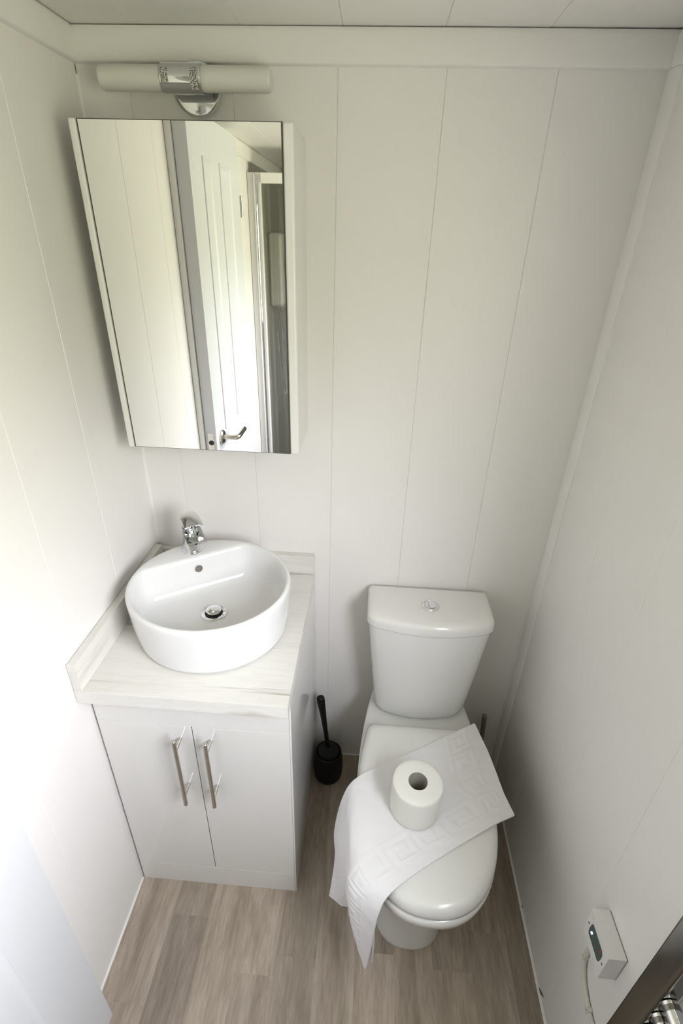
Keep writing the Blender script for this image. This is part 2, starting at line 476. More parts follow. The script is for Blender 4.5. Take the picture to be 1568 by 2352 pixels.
# scuffs at the foot of the right wall
M['stain'] = mat('brown_scuff', (0.16, 0.12, 0.07), 0.8)
for pts_ in ([(-0.620, 0.0055), (-0.634, 0.0055), (-0.650, 0.032), (-0.632, 0.018)], [(-0.441, 0.006), (-0.449, 0.006), (-0.447, 0.013), (-0.442, 0.011)]):
    bm = bmesh.new()
    loft(bm, [[(W - 0.0054 if z < 0.004 else W - 0.0002, y, z) for y, z in pts_], [(W - 0.0058 if z < 0.004 else W - 0.0007, y, z) for y, z in pts_]])
    link('scuff', bm, 'stain', wall_right, smooth=False)

# ------------------------------------------------------------------ vanity cabinet
CF = -0.455                                 # front plane of the cabinet
CX0, CX1 = 0.006, 0.456
vc = tag(empty('vanity_cabinet', (0.23, -0.22, 0)), 'glossy white two-door vanity cabinet under the round basin', 'cabinet')
def vpart(name, bm, m, parent=None, **k):
    par = parent or vc
    o = link(name, bm, m, par, **k)
    off = Vector(vc.location)
    if par is vc: o.location = -off
    return o
vpart('carcass', box(CX0 + 0.002, CX1 - 0.018, -0.010, CF + 0.020, 0.0, 0.775), 'carcass', smooth=False)
pr = [(CX1 - 0.018, -0.004), (CX1 - 0.018, CF + 0.0205), (CX1 - 0.0042, CF + 0.0205), (CX1 - 0.0042, CF + 0.0012), (CX1 - 0.0005, CF + 0.0012), (CX1, CF + 0.0018), (CX1, -0.004)]
bm = bmesh.new(); loft(bm, [[(x, y, 0.0) for x, y in pr], [(x, y, 0.7765) for x, y in pr]])
vpart('side_panel', bm, 'gloss', smooth=False)
vpart('top_rail', box(CX0, CX1 - 0.0046, CF + 0.020, CF, 0.682, 0.7765, bev=0.0009), 'gloss')
vpart('plinth', box(CX0, CX1 - 0.0046, CF + 0.020, CF, 0.0, 0.0878, bev=0.0006), 'gloss')
for i, (xa, xb, hx) in enumerate(((CX0, 0.2253, 0.195), (0.2275, CX1 - 0.0046, 0.2665))):
    d = vpart('door', box(xa, xb, CF + 0.020, CF, 0.0884, 0.6812, bev=0.0008), 'gloss')
    hb = bmesh.new()
    yb = CF - 0.033
    tube(hb, [(hx, yb, 0.437), (hx, yb, 0.438), (hx, yb, 0.671), (hx, yb, 0.672)], [0.0046, 0.0054, 0.0054, 0.0046], 20)
    for hz in (0.470, 0.638):
        tube(hb, [(hx, CF, hz), (hx, yb, hz)], 0.0048, 12)
    link('handle', hb, 'nickel', d)

# worktop with upstands
wt = tag(empty('worktop', (0.23, -0.24, 0.777)), 'whitewashed wood-effect worktop with low upstands under the round basin', 'worktop')
def wpart(name, bm, m):
    o = link(name, bm, m, wt); o.location = -Vector(wt.location); return o
wpart('slab', box(0.001, 0.457, -0.001, -0.491, 0.777, 0.813, bev=0.0015), 'worktop')
wpart('upstand', box(0.001, 0.020, -0.0205, -0.490, 0.8132, 0.886, bev=0.0012), 'worktop_y')
wpart('upstand', box(0.001, 0.457, -0.001, -0.020, 0.8132, 0.872, bev=0.0012), 'worktop')

# ------------------------------------------------------------------ basin
BC = Vector((0.235, -0.252))
ZB, ZR = 0.8135, 0.946
vd = Vector((-0.555, 0.832)); vd.normalize()   # direction towards the tap
ud = Vector((-vd.y, vd.x))
NB = 96
def basin_ring(inset, z, chord=None, rnd=0.0, scale=1.0):
    out = []
    for i in range(NB):
        a = 2 * PI * i / NB
        rx, ry = 0.191 - inset, 0.184 - inset
        r = rx * ry / math.hypot(ry * math.cos(a), rx * math.sin(a))
        if chord is not None:
            dt = math.cos(a) * vd.x + math.sin(a) * vd.y
            if dt > 1e-3:
                rc = chord / dt
                # smooth minimum of the round wall and the flat tap ledge
                k = 26.0 / 0.19
                r = -math.log(math.exp(-k * r) + math.exp(-k * min(rc, 0.6))) / k
        r *= scale
        out.append((BC.x + r * math.cos(a), BC.y + r * math.sin(a), z))
    return out
basin = tag(empty('wash_basin', (BC.x, BC.y, ZB)), 'round white ceramic countertop basin on the worktop', 'basin')
bm = bmesh.new()
rs = [basin_ring(0.030, ZB), basin_ring(0.018, ZB + 0.0005), basin_ring(0.0125, ZB + 0.004), basin_ring(0.010, ZB + 0.012), basin_ring(0.004, ZB + 0.06),
      basin_ring(0.0, ZB + 0.115), basin_ring(0.0, ZR - 0.008), basin_ring(0.0012, ZR - 0.003), basin_ring(0.0035, ZR - 0.0006), basin_ring(0.006, ZR),
      basin_ring(0.0085, ZR - 0.0004, 0.120), basin_ring(0.0115, ZR - 0.003, 0.1165), basin_ring(0.0135, ZR - 0.008, 0.113),
      basin_ring(0.0165, ZR - 0.030, 0.109), basin_ring(0.021, ZR - 0.065, 0.103), basin_ring(0.026, ZR - 0.082, 0.097), basin_ring(0.034, ZR - 0.092, 0.089),
      basin_ring(0.050, ZR - 0.0965, 0.075), basin_ring(0.08, ZR - 0.099, 0.055), basin_ring(0.12, ZR - 0.1005, 0.035), basin_ring(0.165, ZR - 0.102)]
loft(bm, rs, True, True)
o = link('bowl', bm, 'ceramic', basin, angle=60); o.location = -Vector(basin.location)
def bpart(name, bm, m, par=None):
    o = link(name, bm, m, par or basin)
    if par is None: o.location = -Vector(basin.location)
    return o
dz = ZR - 0.102
dc = (BC.x, BC.y, dz)
dr = bpart('waste_ring', lathe(bmesh.new(), dc, [(0.031, 0.0), (0.031, 0.002), (0.028, 0.0035), (0.022, 0.0015), (0.021, -0.002)], 36), 'chrome')
bpart('waste_throat', lathe(bmesh.new(), dc, [(0.0215, 0.0002), (0.0215, 0.0008)], 36), 'hole_shade', dr)
bpart('waste_plug', lathe(bmesh.new(), (dc[0], dc[1], dz + 0.001), [(0.005, 0.0), (0.005, 0.006), (0.0185, 0.008), (0.019, 0.0105), (0.016, 0.0125), (0.006, 0.0135)], 36), 'chrome', dr)
# overflow: ring and dark hole set in the flat ledge wall
of = Vector((BC.x + vd.x * 0.1072, BC.y + vd.y * 0.1072, ZR - 0.034))
nn = Vector((-vd.x, -vd.y, 0.12)).normalized()
rot = nn.to_track_quat('Z', 'Y').to_matrix().to_4x4()
bm = lathe(bmesh.new(), (0, 0, 0), [(0.0125, -0.004), (0.0125, 0.0012), (0.0112, 0.002), (0.0098, 0.001), (0.0095, -0.001)], 28)
bmesh.ops.transform(bm, matrix=Matrix.Translation(of) @ rot, verts=bm.verts)
ofr = bpart('overflow_ring', bm, 'ceramic')
bm = lathe(bmesh.new(), (0, 0, 0), [(0.0097, 0.0), (0.0097, 0.0008)], 28)
bmesh.ops.transform(bm, matrix=Matrix.Translation(of) @ rot, verts=bm.verts)
bpart('overflow_hole', bm, 'pipe', ofr)

# ------------------------------------------------------------------ tap
TP = BC + vd * 0.150
tap = tag(empty('basin_tap', (TP.x, TP.y, ZR)), 'chrome lever tap with open spout on the basin ledge', 'tap')
tap.rotation_euler = (0, 0, math.atan2(-vd.y, -vd.x))       # local +x points to the bowl
def tpart(name, bm, par=None, m='chrome', **k):
    return link(name, bm, m, par or tap, **k)
tpart('base_ring', lathe(bmesh.new(), (0, 0, 0), [(0.0255, -0.003), (0.0255, 0.001), (0.0245, 0.003), (0.021, 0.004)], 36))
bm = bmesh.new()
rr = []
for z, r, sh in ((0.002, 0.0205, 0), (0.02, 0.0205, 0), (0.05, 0.0205, -0.001), (0.075, 0.0205, -0.002), (0.088, 0.0205, -0.003), (0.0915, 0.019, -0.003)):
    rr.append([(x + sh, y, zz) for x, y, zz in ring((0, 0, z), r, 36)])
loft(bm, rr)
tpart('body', bm)
# spout: open channel falling forward, broad flat rims
bm = bmesh.new()
def chan(x, z, w, d, th, bt=0.004):
    return [(x, -w, z), (x, -w, z - d - bt), (x, w, z - d - bt), (x, w, z), (x, w - th, z), (x, w - th * 0.9, z - d), (x, -w + th * 0.9, z - d), (x, -w + th, z)]
loft(bm, [chan(0.004, 0.080, 0.0200, 0.020, 0.005), chan(0.024, 0.0755, 0.0208, 0.016, 0.0065), chan(0.052, 0.0665, 0.0218, 0.010, 0.0075)])
loft(bm, [[(0.0518, -0.0218, 0.0666), (0.0518, 0.0218, 0.0666), (0.0518, 0.0218, 0.0525), (0.0518, -0.0218, 0.0525)],
          [(0.0720, -0.0224, 0.0598), (0.0735, 0.0224, 0.0598), (0.0720, 0.0224, 0.0550), (0.0705, -0.0224, 0.0550)]])
sp = tpart('spout', bm, angle=25)
# lever: thin arched plate wrapping over the top
bm = bmesh.new()
rr = []
LV = ((-0.0235, 0.078, 0.0150, 0.0055), (-0.0228, 0.092, 0.0170, 0.0055), (-0.0195, 0.1010, 0.0185, 0.005), (-0.011, 0.1065, 0.0196, 0.0045), (0.004, 0.1085, 0.0206, 0.004),
      (0.024, 0.1068, 0.0216, 0.0032), (0.042, 0.1030, 0.0222, 0.0024), (0.054, 0.0995, 0.0226, 0.0014))
for i, (x, z, w, th) in enumerate(LV):
    p0, p1 = LV[max(i - 1, 0)], LV[min(i + 1, len(LV) - 1)]
    tg = Vector((p1[0] - p0[0], p1[1] - p0[1])).normalized()
    nx, nz = tg.y, -tg.x                     # inward normal
    sec = []
    for k_ in range(9):
        y = -w + 2 * w * k_ / 8
        sec.append((x + nx * 0.004 * (y / w) ** 2, y, z + nz * 0.004 * (y / w) ** 2))
    sec += [(p_[0] + nx * th, p_[1] * 0.985, p_[2] + nz * th) for p_ in sec[::-1]]
    rr.append(sec)
loft(bm, rr)
tpart('lever', bm, angle=50)
tpart('cartridge_cap', lathe(bmesh.new(), (0, 0, 0.0905), [(0.015, 0), (0.015, 0.012)], 28))

# ------------------------------------------------------------------ mirror cabinet
mc = tag(empty('mirror_cabinet', (0.245, -0.08, 1.238)), 'white wall cabinet with a mirrored door above the basin', 'cabinet')
def mpart(name, bm, m, par=None, **k):
    o = link(name, bm, m, par or mc, **k)
    if par is None: o.location = -Vector(mc.location)
    return o
MZ0, MZ1 = 1.238, 1.838
mpart('carcass', box(0.052, 0.4375, -0.001, -0.136, MZ0 + 0.002, MZ1 - 0.002, bev=0.001), 'carcass')
md = mpart('door', box(0.0635, 0.4195, -0.139, -0.1535, MZ0, MZ1), 'carcass', smooth=False)
mpart('stile', box(0.0495, 0.0622, -0.138, -0.1615, MZ0, MZ1, bev=0.003, seg=3), 'carcass')
mpart('stile', box(0.4205, 0.4395, -0.138, -0.1615, MZ0, MZ1, bev=0.005, seg=3), 'carcass')
mpart('mirror_edge', box(0.0625, 0.4203, -0.1535, -0.1565, MZ0, MZ1), 'mirror_edge', md, smooth=False)
mpart('mirror', box(0.0655, 0.4178, -0.156, -0.158, MZ0 + 0.0015, MZ1 - 0.0015), 'mirror', md, smooth=False)

# ------------------------------------------------------------------ wall light
wl = tag(empty('wall_light', (0.235, 0, 1.911)), 'white tube wall light with chrome clip above the mirror', 'light')
def lpart(name, bm, m, par=None, **k):
    o = link(name, bm, m, par or wl, **k)
    if par is None: o.location = -Vector(wl.location)
    return o
lc = (0.237, 0, 1.908)
lpart('mount_plate', lathe(bmesh.new(), lc, [(0.0425, 0.0), (0.0425, -0.013), (0.041, -0.0155), (0.0385, -0.0162), (0.01, -0.0164)], 48, 'y'), 'chrome')
lpart('arm', box(0.222, 0.246, -0.014, -0.036, 1.900, 1.922, bev=0.002), 'chrome')
ty, tz, tr = -0.055, 1.9135, 0.0195
bm = bmesh.new()
lathe(bm, (0.071, ty, tz), [(0.013, 0.0), (0.0175, 0.002), (tr, 0.007), (tr, 0.309), (0.0175, 0.313), (0.013, 0.315)], 36, 'x')
lpart('tube_shade', bm, 'opal')
bm = bmesh.new()
rr = []
for i in range(25):
    a = math.radians(-70 + 320 * i / 24 - 90 - 90)
    rr.append(a)
outer = [(math.cos(a), math.sin(a)) for a in rr]
def clip_sec(x):
    return [(x, ty + 0.0225 * c_, tz + 0.0225 * s_) for c_, s_ in outer] + [(x, ty + 0.0203 * c_, tz + 0.0203 * s_) for c_, s_ in outer[::-1]]
loft(bm, [clip_sec(0.1885), clip_sec(0.2615)])
clip = lpart('clip', bm, 'chrome')
for xa, xb, a0, a1 in ((0.1905, 0.2035, 150, 205), (0.2435, 0.2575, 150, 235)):
    bm = bmesh.new()
    g = [(math.cos(math.radians(a0 + (a1 - a0) * i / 10)) * 0.0229, math.sin(math.radians(a0 + (a1 - a0) * i / 10)) * 0.0229) for i in range(11)]
    loft(bm, [[(xa, ty + u, tz + v) for u, v in g], [(xb, ty + u, tz + v) for u, v in g]], False, False, closed=False)
    lpart('sticker', bm, 'sticker', clip)

# ------------------------------------------------------------------ toilet
wc = tag(empty('toilet', (0.787, -0.30, 0)), 'white close-coupled toilet with closed lid', 'toilet')
OY = 0.30
def lid_outline(a, yr, yf, yc, rw, n=2.3, N=72, z=0.0, dx=0.0):
    """plan outline; a half width at yc, rw rear half width"""
    pts = []
    h = N // 2
    for i in range(h + 1):                     # front arc from right (+x) to left
        th = PI * i / h
        c_, s_ = math.cos(th), math.sin(th)
        x = a * math.copysign(abs(c_) ** (2 / n), c_)
        y = yc - (yc - yf) * abs(s_) ** (2 / n)
        pts.append((x, y))
    m = 14
    left = []
    for i in range(1, m + 1):                  # left side going to the rear
        f = i / m
        y = yc + (yr - yc) * f
        x = -(a + (rw - a) * (f ** 2.2))
        left.append((x, y))
    # round rear corners
    left[-1] = (left[-1][0] + 0.006, yr)
    left[-2] = (left[-2][0], left[-2][1])
    pts += left
    pts += [(-x, y) for x, y in left[::-1]]
    return [(x + dx, y + OY, z) for x, y in pts]
def inset(ring_, d, z, cy=-0.44):
    """shrink a plan ring towards its middle by about d"""
    c_ = cy + OY
    return [(x * (1 - d / 0.175), c_ + (y - c_) * (1 - d / 0.24), z) for x, y, _ in ring_]
LO = lid_outline(0.174, -0.203, -0.669, -0.40, 0.150)
LT = 0.441
bm = bmesh.new()
loft(bm, [inset(LO, 0.010, 0.4035), inset(LO, 0.002, 0.4042), inset(LO, 0.0, 0.407), inset(LO, 0.0005, 0.418), inset(LO, 0.003, 0.4265), inset(LO, 0.0075, 0.4330), inset(LO, 0.0135, 0.4372), inset(LO, 0.021, 0.4395), inset(LO, 0.034, LT), inset(LO, 0.06, LT + 0.0004)])
link('lid', bm, 'plastic_seat', wc, angle=60)
SO = lid_outline(0.166, -0.215, -0.662, -0.40, 0.146)
bm = bmesh.new()
loft(bm, [inset(SO, 0.004, 0.3990), inset(SO, 0.0, 0.4000), inset(SO, 0.0, 0.4028), inset(SO, 0.004, 0.4034)])
link('seat', bm, 'plastic_seat', wc, angle=60)
# pan
bm = bmesh.new()
def pan_ring(a, yr, yf, yc, rw, z, dx=0.0): return lid_outline(a, yr, yf, yc, rw, z=z, dx=dx)
fx = -0.013
loft(bm, [pan_ring(0.093, -0.10, -0.567, -0.475, 0.085, 0.0, fx), pan_ring(0.095, -0.10, -0.569, -0.475, 0.087, 0.004, fx), pan_ring(0.094, -0.10, -0.568, -0.475, 0.086, 0.014, fx),
          pan_ring(0.092, -0.09, -0.563, -0.47, 0.09, 0.12, fx), pan_ring(0.097, -0.07, -0.566, -0.46, 0.10, 0.22, fx * 0.8), pan_ring(0.112, -0.05, -0.584, -0.44, 0.11, 0.29, fx * 0.5),
          pan_ring(0.132, -0.03, -0.612, -0.42, 0.118, 0.327, fx * 0.2), pan_ring(0.153, -0.02, -0.644, -0.40, 0.125, 0.348), pan_ring(0.167, -0.018, -0.662, -0.40, 0.128, 0.358), pan_ring(0.1735, -0.018, -0.6695, -0.40, 0.130, 0.370),
          pan_ring(0.1755, -0.018, -0.6715, -0.40, 0.130, 0.386), pan_ring(0.1745, -0.018, -0.6705, -0.40, 0.130, 0.394), pan_ring(0.171, -0.020, -0.667, -0.40, 0.128, 0.3975), pan_ring(0.163, -0.024, -0.659, -0.40, 0.122, 0.3985)])
link('pan', bm, 'wc_ceramic', wc, angle=60)
for sx_ in (-0.075, 0.075):
    link('seat_hinge', tube(bmesh.new(), [(sx_ - 0.02, -0.212 + OY, 0.414), (sx_ + 0.02, -0.212 + OY, 0.414)], 0.0085, 12), 'plastic_seat', wc)
# cistern
def cist(hw, d, bulge, y0, z, r=0.022):
    pts = []
    nf = 18
    fy = lambda x: -(d - bulge * (x / hw) ** 2)
    pts.append((hw - 0.004, y0)); pts.append((hw, y0 - 0.005))
    pts.append((hw, fy(hw) + r))
    for i in range(1, 5):
        a_ = (PI / 2) * i / 5
        pts.append((hw - r * (1 - math.cos(a_)), fy(hw) + r - r * math.sin(a_) - bulge * 0.15 * i / 5))
    for i in range(nf + 1):
        x = (hw - r) * (1 - 2 * i / nf)
        pts.append((x, fy(x)))
    for i in range(4, 0, -1):
        a_ = (PI / 2) * i / 5
        pts.append((-hw + r * (1 - math.cos(a_)), fy(hw) + r - r * math.sin(a_) - bulge * 0.15 * i / 5))
    pts += [(-hw, fy(hw) + r), (-hw, y0 - 0.005), (-hw + 0.004, y0)]
    return [(x, y + OY, z) for x, y in pts]
bm = bmesh.new()
loft(bm, [cist(0.108, 0.142, 0.022, -0.03, 0.3990), cist(0.120, 0.156, 0.024, -0.022, 0.4045), cist(0.128, 0.163, 0.026, -0.016, 0.416), cist(0.1335, 0.167, 0.027, -0.013, 0.435),
          cist(0.137, 0.169, 0.028, -0.012, 0.46), cist(0.152, 0.1725, 0.030, -0.012, 0.60), cist(0.1665, 0.176, 0.032, -0.012, 0.744)])
link('cistern', bm, 'wc_ceramic', wc, angle=50)
bm = bmesh.new()
loft(bm, [cist(0.167, 0.176, 0.032, -0.012, 0.7455), cist(0.1705, 0.180, 0.033, -0.010, 0.747), cist(0.172, 0.182, 0.033, -0.009, 0.752), cist(0.1715, 0.1815, 0.033, -0.009, 0.768),
          cist(0.169, 0.178, 0.032, -0.010, 0.777), cist(0.163, 0.171, 0.030, -0.013, 0.782), cist(0.150, 0.157, 0.026, -0.022, 0.7842), cist(0.10, 0.12, 0.015, -0.05, 0.785, 0.03)])
link('cistern_lid', bm, 'wc_ceramic', wc, angle=50)
fb = link('flush_button', lathe(bmesh.new(), (0.0, -0.094 + OY, 0.784), [(0.0245, 0.0), (0.0245, 0.002), (0.0225, 0.0042), (0.0185, 0.0046), (0.0178, 0.0025), (0.0176, 0.0024)], 40), 'chrome', wc)
bm = bmesh.new()
def half(sign, full):
    pts = []
    k = 20
    for i in range(k + 1):
        a_ = PI * i / k
        pts.append((0.0165 * math.cos(a_), sign * (0.0165 * math.sin(a_) * full)))
    return pts
big = [(0.0168 * math.cos(2 * PI * i / 36), 0.0168 * math.sin(2 * PI * i / 36)) for i in range(36)]
bigc = [(max(x, -0.006 + 0.4 * y * y / 0.0168), y) for x, y in big]
loft(bm, [[(x, y - 0.094 + OY, 0.786) for x, y in bigc], [(x, y - 0.094 + OY, 0.7895) for x, y in bigc], [(x * 0.93, y * 0.93 - 0.094 + OY, 0.7902) for x, y in bigc]])
link('full_flush', bm, 'chrome', fb)
bm = bmesh.new()
sml = [(min(x, -0.0072 + 0.4 * y * y / 0.0168), y) for x, y in big]
loft(bm, [[(x, y - 0.094 + OY, 0.786) for x, y in sml], [(x, y - 0.094 + OY, 0.7887) for x, y in sml]])
link('half_flush', bm, 'chrome', fb)

# ------------------------------------------------------------------ towel over the lid
TZ = LT + 0.0062
V = Vector
rows = [
    (0.00, [V((0.942, -0.193, TZ + 0.001)), V((0.862, -0.240, TZ)), V((0.780, -0.289, TZ)), V((0.690, -0.340, TZ)), V((0.610, -0.388, TZ - 0.002)), V((0.577, -0.418, 0.408)), V((0.560, -0.462, 0.335)), V((0.566, -0.505, 0.285)), V((0.557, -0.556, 0.216))]),
    (0.33, [V((0.965, -0.280, TZ - 0.003)), V((0.870, -0.330, TZ)), V((0.780, -0.377, TZ)), V((0.692, -0.425, TZ)), V((0.611, -0.470, TZ - 0.002)), V((0.586, -0.497, 0.408)), V((0.574, -0.528, 0.340)), V((0.583, -0.552, 0.280)), V((0.588, -0.570, 0.206))]),
    (0.55, [V((0.975, -0.338, TZ - 0.003)), V((0.880, -0.390, TZ)), V((0.792, -0.440, TZ)), V((0.704, -0.490, TZ)), V((0.622, -0.540, TZ - 0.002)), V((0.597, -0.568, 0.408)), V((0.600, -0.585, 0.345)), V((0.607, -0.585, 0.275)), V((0.620, -0.582, 0.200))]),
    (0.74, [V((0.984, -0.390, TZ - 0.006)), V((0.925, -0.424, TZ)), V((0.802, -0.497, TZ)), V((0.716, -0.547, TZ)), V((0.642, -0.597, TZ - 0.002)), V((0.608, -0.622, 0.410)), V((0.609, -0.636, 0.345)), V((0.621, -0.644, 0.255)), V((0.644, -0.654, 0.155))]),
    (1.00, [V((1.000, -0.447, TZ - 0.010)), V((0.940, -0.482, TZ + 0.001)), V((0.850, -0.536, TZ)), V((0.757, -0.595, TZ)), V((0.690, -0.646, TZ - 0.003)), V((0.670, -0.666, 0.405)), V((0.664, -0.670, 0.340)), V((0.661, -0.667, 0.235)), V((0.655, -0.665, 0.130))]),
]
NS, NT = 300, 112
cols = [cat_rom(r_[1], NS) for r_ in rows]
tk = [r_[0] for r_ in rows]
def row_at(t_, i):
    """interpolate across the rows at column i with a monotone cubic in t"""
    k = 0
    while k < len(tk) - 2 and t_ > tk[k + 1]: k += 1
    f = (t_ - tk[k]) / (tk[k + 1] - tk[k])
    p1, p2 = cols[k][i], cols[k + 1][i]
    p0 = cols[k - 1][i] if k > 0 else p1 * 2 - p2
    p3 = cols[k + 2][i] if k + 2 < len(tk) else p2 * 2 - p1
    d1 = (p2 - p0) * ((tk[k + 1] - tk[k]) / (tk[k + 1] - (tk[k - 1] if k > 0 else 2 * tk[k] - tk[k + 1])))
    d2 = (p3 - p1) * ((tk[k + 1] - tk[k]) / ((tk[k + 2] if k + 2 < len(tk) else 2 * tk[k + 1] - tk[k]) - tk[k]))
    f2, f3 = f * f, f * f * f
    return p1 * (2 * f3 - 3 * f2 + 1) + d1 * (f3 - 2 * f2 + f) + p2 * (-2 * f3 + 3 * f2) + d2 * (f3 - f2)
P = [[row_at(j / (NT - 1), i) for j in range(NT)] for i in range(NS)]
from mathutils.bvhtree import BVHTree
def solid(names):
    vs, ps = [], []
    for ch in wc.children:
        if ch.name.split('.')[0] in names:
            b0 = len(vs)
            vs += [Vector(wc.location) + v.co for v in ch.data.vertices]
            ps += [tuple(b0 + k_ for k_ in f_.vertices) for f_ in ch.data.polygons]
    return BVHTree.FromPolygons(vs, ps)
TH = 0.0062
bv = solid(('lid', 'pan', 'seat'))
def grid_normal(i, j):
    a_ = P[min(i + 1, NS - 1)][j] - P[max(i - 1, 0)][j]
    b_ = P[i][min(j + 1, NT - 1)] - P[i][max(j - 1, 0)]
    nrm = a_.cross(b_).normalized()
    # outward side: up on the lid, away from the pan where it hangs
    if nrm.dot(V((P[i][j].x - 0.787, P[i][j].y + 0.42, 1.2 if P[i][j].z > 0.43 else 0.0))) < 0: nrm = -nrm
    return nrm
for it in range(4):
    push = {}
    for i in range(NS):
        for j in range(NT):
            q_ = P[i][j] - grid_normal(i, j) * (TH - 0.0012)
            loc, nr, idx, dist = bv.find_nearest(q_, 0.03)
            if loc is None: continue
            sd = (q_ - loc).dot(nr)
            if sd < 0.0012: push[(i, j)] = nr * (0.0014 - sd)
    for (i, j), d_ in push.items(): P[i][j] = P[i][j] + d_
KEY = ["1111110", "1000010", "1011010", "1010010", "1011110", "1000000", "1111111"]
LEN_S, LEN_T = 0.66, 0.27
CELL = 0.0088
def key(s, t_):
    """Greek key band set in from the hems, plus a plain hem"""
    m_ = min(t_ * LEN_T, 1e9)
    ds, dt = s * LEN_S, t_ * LEN_T
    band0, band1 = 0.032, 0.032 + CELL * 7
    e_s, e_t = min(ds, LEN_S - ds), LEN_T - dt
    if ds < 0.004 or LEN_S - ds < 0.006 or dt > LEN_T - 0.005: return 0.6
    if band0 <= e_s < band1 and dt < LEN_T - band0:
        r_ = int((e_s - band0) / CELL); c_ = int((dt) / CELL) % 7
        return 1.0 if KEY[r_][c_] == '1' else 0.0
    if band0 <= e_t < band1 and band1 <= e_s:
        r_ = int((e_t - band0) / CELL); c_ = int((ds - band1) / CELL) % 7
        return 1.0 if KEY[r_][c_] == '1' else 0.0
    return 0.35
bm = bmesh.new()
top, bot = [], []
for i in range(NS):
    ra, rb = [], []
    for j in range(NT):
        nrm = grid_normal(i, j)
        h_ = 0.0011 * (key(i / (NS - 1), j / (NT - 1)) - 0.35)
        wob = 0.0006 * math.sin(i * 0.21 + j * 0.13) * math.sin(j * 0.31)
        ra.append(bm.verts.new(P[i][j] + nrm * (h_ + wob)))
        rb.append(bm.verts.new(P[i][j] - nrm * (TH - 0.0012)))
    top.append(ra); bot.append(rb)
for i in range(NS - 1):
    for j in range(NT - 1):
        bm.faces.new((top[i][j], top[i + 1][j], top[i + 1][j + 1], top[i][j + 1]))
        bm.faces.new((bot[i][j], bot[i][j + 1], bot[i + 1][j + 1], bot[i + 1][j]))
for i in range(NS - 1):
    bm.faces.new((top[i][0], bot[i][0], bot[i + 1][0], top[i + 1][0]))
    bm.faces.new((top[i][-1], top[i + 1][-1], bot[i + 1][-1], bot[i][-1]))
for j in range(NT - 1):
    bm.faces.new((top[0][j], top[0][j + 1], bot[0][j + 1], bot[0][j]))
    bm.faces.new((top[-1][j], bot[-1][j], bot[-1][j + 1], top[-1][j + 1]))
tw = link('hand_towel', bm, 'towel', angle=80)
# second layer of the folded towel, seen behind the hanging corner
i0, j0 = int(NS * 0.70), int(NT * 0.60)
bm = bmesh.new()
sh_ = []
for i in range(i0, NS, 2):
    f_ = (i - i0) / (NS - 1 - i0)
    base = [P[i][j] + V((-0.004 + 0.018 * f_, 0.006 + 0.006 * f_, -0.003 * (1 - f_))) for j in range(j0, NT, 2)]
    sh_.append([tuple(p_) for p_ in base] + [tuple(p_ + V((0.003, 0.003, 0))) for p_ in base[::-1]])
loft(bm, sh_)
link('under_layer', bm, 'towel', tw, angle=80)
tag(tw, 'folded white cotton towel with woven key border draped over the toilet lid', 'towel')

# ------------------------------------------------------------------ toilet roll
RC = (0.7535, -0.4535, TZ + 0.002)
roll = tag(empty('toilet_roll', RC), 'upright white toilet roll standing on the towel', 'toilet roll')
bm = bmesh.new()
prof = [(0.0225, 0.0), (0.0570, 0.0), (0.0590, 0.002), (0.0595, 0.012), (0.0600, 0.05), (0.0597, 0.090), (0.0590, 0.0975), (0.0570, 0.0995), (0.050, 0.1002), (0.0225, 0.1000)]
lathe(bm, (0, 0, 0), prof, 56, 'z', False, False)
link('paper', bm, 'paper', roll, angle=50)
bm = bmesh.new()
lathe(bm, (0, 0, 0), [(0.0225, 0.0), (0.0225, 0.0998), (0.0232, 0.0998), (0.0232, 0.0), (0.0225, 0.0)], 40, 'z', False, False)
link('core', bm, 'core', roll, angle=50)

# ------------------------------------------------------------------ toilet brush and pot
HC = (0.5125, -0.082, 0.0)
bh = tag(empty('brush_pot', HC), 'black rounded toilet brush pot between cabinet and toilet', 'brush pot')
link('pot', lathe(bmesh.new(), (0, 0, 0), [(0.040, 0.0), (0.0465, 0.004), (0.0495, 0.018), (0.0505, 0.05), (0.0490, 0.09), (0.0450, 0.118), (0.0400, 0.122), (0.0385, 0.118), (0.040, 0.03), (0.0, 0.025)], 40, 'z', True, False), 'black', bh)
tb = tag(empty('toilet_brush', HC), 'black toilet brush leaning in its pot beside the cabinet', 'brush')
link('handle', tube(bmesh.new(), [(0.001, 0.006, 0.10), (-0.006, 0.010, 0.16), (-0.014, 0.015, 0.22), (-0.022, 0.020, 0.285), (-0.0295, 0.024, 0.338), (-0.0310, 0.0245, 0.350), (-0.0318, 0.0248, 0.355)], [0.0075, 0.0072, 0.0078, 0.0105, 0.0135, 0.0125, 0.0075], 24), 'black', tb)
bm = lathe(bmesh.new(), (0, 0, 0.028), [(0.012, 0.0), (0.028, 0.012), (0.031, 0.05), (0.029, 0.082), (0.036, 0.096), (0.033, 0.104), (0.012, 0.108)], 40)
link('bristle_head', bm, 'bristle', tb)

# thin rod standing in the corner behind the toilet
rod = tag(empty('metal_rod', (1.040, -0.055, 0)), 'thin dark grey metal rod standing right of the toilet', 'rod')
link('shaft', tube(bmesh.new(), [(0, 0, 0.012), (-0.010, 0.001, 0.12), (-0.023, 0.003, 0.305), (-0.0238, 0.003, 0.318), (-0.024, 0.003, 0.322)], [0.0075, 0.0075, 0.0075, 0.0072, 0.004], 16), 'pipe', rod)
link('foot', lathe(bmesh.new(), (0, 0, 0), [(0.030, 0), (0.030, 0.006), (0.026, 0.010), (0.010, 0.014)], 28), 'pipe', rod)

